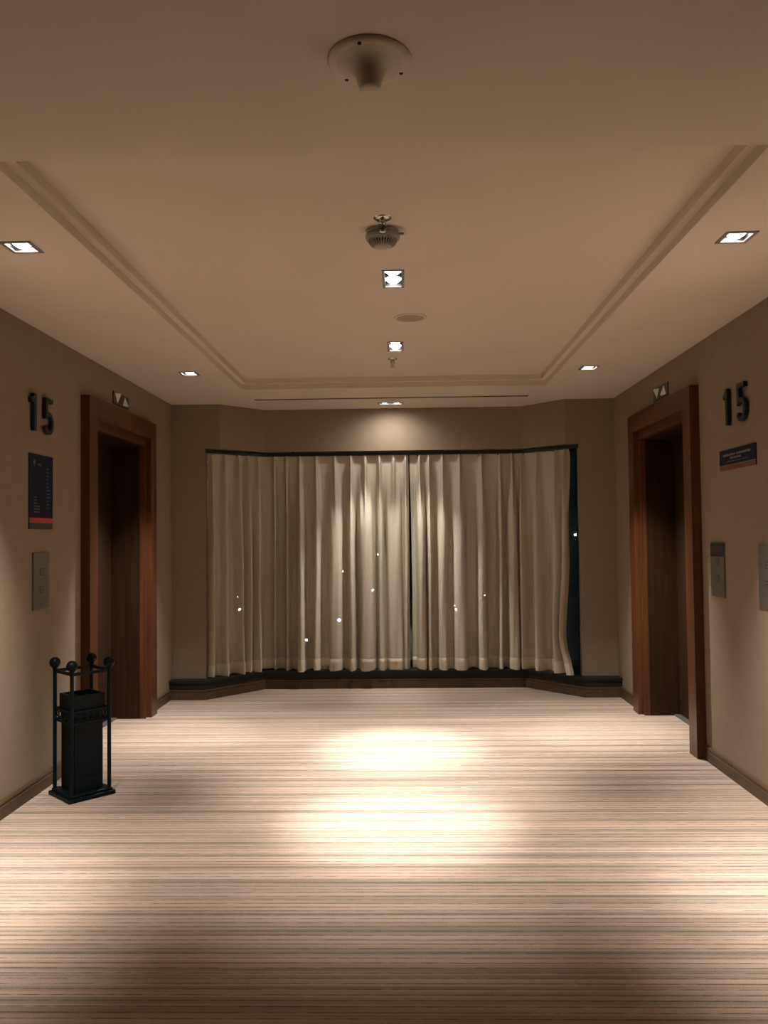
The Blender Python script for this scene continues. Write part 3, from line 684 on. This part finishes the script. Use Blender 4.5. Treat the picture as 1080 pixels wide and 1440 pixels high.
# ------------------------------------------------------------------ ashtray stand
BC = Vector((0.2635, -2.669, 0)); ANG = math.radians(47.0)
t = thing('ashtray_stand', tuple(BC), 'black iron ashtray bin with four ball topped posts by the left wall', 'ashtray')
MB = Matrix.Translation(BC) @ Matrix.Rotation(ANG, 4, 'Z')
def lpart(nm, bm, mat=BLACK, smooth=False, parent=None, label=None):
    bmesh.ops.transform(bm, matrix=MB, verts=bm.verts); return obj(nm, bm, mat, parent or t, smooth, label)
B = 0.132
bm = new(); box(bm, -B, B, -B, B, 0.0, 0.022, bev=0.004); lpart('base', bm)
lpart('base_step', box(new(), -B+0.012, B-0.012, -B+0.012, B-0.012, 0.022, 0.036, bev=0.005))
PO = 0.106
for sx in (-1, 1):
    for sy in (-1, 1):
        po = lpart('post', tube(new(), [(sx*PO, sy*PO, 0.034), (sx*PO, sy*PO, 0.70)], 0.0105, 14), smooth=False)
        bm = new(); lathe(bm, [(0.0105, 0.690), (0.015, 0.693), (0.015, 0.698), (0.010, 0.702)], (sx*PO, sy*PO, 0), 18)
        sphere(bm, (sx*PO, sy*PO, 0.725), 0.030, 22, 14); lpart('ball_finial', bm, smooth=True, parent=po)
for k in range(4):
    R = Matrix.Rotation(k*math.pi/2, 4, 'Z')
    bm = new(); box(bm, -PO, PO, -PO-0.005, -PO+0.005, 0.672, 0.688, M=R); lpart('top_rail', bm)
    bm = new(); box(bm, -PO, PO, -PO-0.004, -PO+0.004, 0.470, 0.480, M=R); lpart('band_rail', bm)
    bm = new(); box(bm, -PO, PO, -PO-0.004, -PO+0.004, 0.408, 0.418, M=R); lpart('band_rail', bm)
    bm = new()
    for j in range(5):                                   # scrolls between the two rails
        cx = -PO+0.030+j*(2*PO-0.060)/4
        pts = [(cx+0.021*math.cos(a)*(1-0.10*a/6.28), -PO, 0.444+0.023*math.sin(a)*(1-0.10*a/6.28)) for a in [i*2*math.pi/16 for i in range(17)]]
        tube(bm, pts, 0.0035, 6, cap=False)
    bmesh.ops.transform(bm, matrix=R, verts=bm.verts); lpart('scroll_work', bm)['kind'] = 'stuff'
bi = 0.082
bin_ = lpart('bin_body', box(new(), -bi, bi, -bi, bi, 0.036, 0.478, bev=0.004))
bm = new(); bo = bi+0.006
rect_frame(bm, -bo, bo, -bo, bo, 0.012, 0.478, 0.556)
lpart('ash_tray_rim', bm)
lpart('sand_tray', box(new(), -bi+0.006, bi-0.006, -bi+0.006, bi-0.006, 0.478, 0.532))
bm = new(); box(bm, -bi+0.02, bi-0.02, -bi-0.003, -bi+0.001, 0.12, 0.40, bev=0.001); lpart('front_panel', bm, parent=bin_)

# ------------------------------------------------------------------ the city at night outside
struct('ground', bx(-1500, 1500, 20, 2500, -46, -45), NIGHT, 'dark city ground far below the window', 'ground')
def ray_at(px, py, y):
    d = fw + rr*((px-540)/F_PX) - uu*((py-720)/F_PX); return CAM + d*((y-CAM.y)/d.y)
def ray_to_z(px, py, z):
    d = fw + rr*((px-540)/F_PX) - uu*((py-720)/F_PX); return CAM + d*((z-CAM.z)/d.z)
for px, py, size, mat, lab in ((337, 857, 3.6, CITYW, 'cool white street lamp glinting through the left end of the curtain'),
        (334, 839, 1.6, CITYY, 'faint street lamp glint just above the leftmost bright one'),
        (431, 900, 4.4, CITYW, 'bright cool street lamp glinting through the curtain, lowest of all'),
        (477, 872, 5.2, CITYW, 'brightest cool street lamp glinting through the left curtain'),
        (641, 857, 3.2, CITYY, 'warm yellow street lamp glinting through the right curtain'),
        (639.5, 851, 2.0, CITYY, 'small yellow street lamp right above the warm yellow one'),
        (682, 837, 2.4, CITYY, 'small warm street lamp glinting in the middle of the right curtain')):
    p = ray_to_z(px, py, -36.5); dist = (p-CAM).length; r = 0.85*size*dist/F_PX/2
    t = thing('street_lamp', (p.x, p.y, -45), lab, 'street lamp', 'street lamps outside')
    obj('lamp_globe', sphere(new(), p, r, 14, 8), mat, t, smooth=True)
    obj('lamp_post', tube(new(), [(p.x, p.y, -45), (p.x, p.y, p.z-r*0.9)], [0.16, 0.09], 8), NIGHT, t)
def tower(y0, z1, wins, lab):
    xs = [ray_at(a, b_, y0).x for a, b_, _ in wins]; x0, x1, y1 = min(xs)-9, max(xs)+9, y0+22
    t = thing('tower_block', ((x0+x1)/2, (y0+y1)/2, -45), lab, 'building', 'tower blocks outside')
    obj('facade', bx(x0, x1, y0, y1, -45, z1), NIGHT, t)
    obj('roof_parapet', bx(x0-0.4, x1+0.4, y0-0.4, y1+0.4, z1, z1+0.8), NIGHT, t)
    for px, py, size in wins:
        p = ray_at(px, py, y0); s = size*(p-CAM).length/F_PX/2
        w_ = obj('lit_window', bx(p.x-s, p.x+s, y0-0.12, y0+0.1, p.z-s, p.z+s), CITYY, t, label='small lit window')
tower(600, 12, [(482, 803, 2.0), (524, 830, 2.6), (531, 780, 2.2)], 'dark tower block with three lit windows seen through the left curtain')
tower(600, 18, [(784, 848, 3.2), (809, 752, 1.9)], 'dark tower block with two lit windows past the right curtain edge')
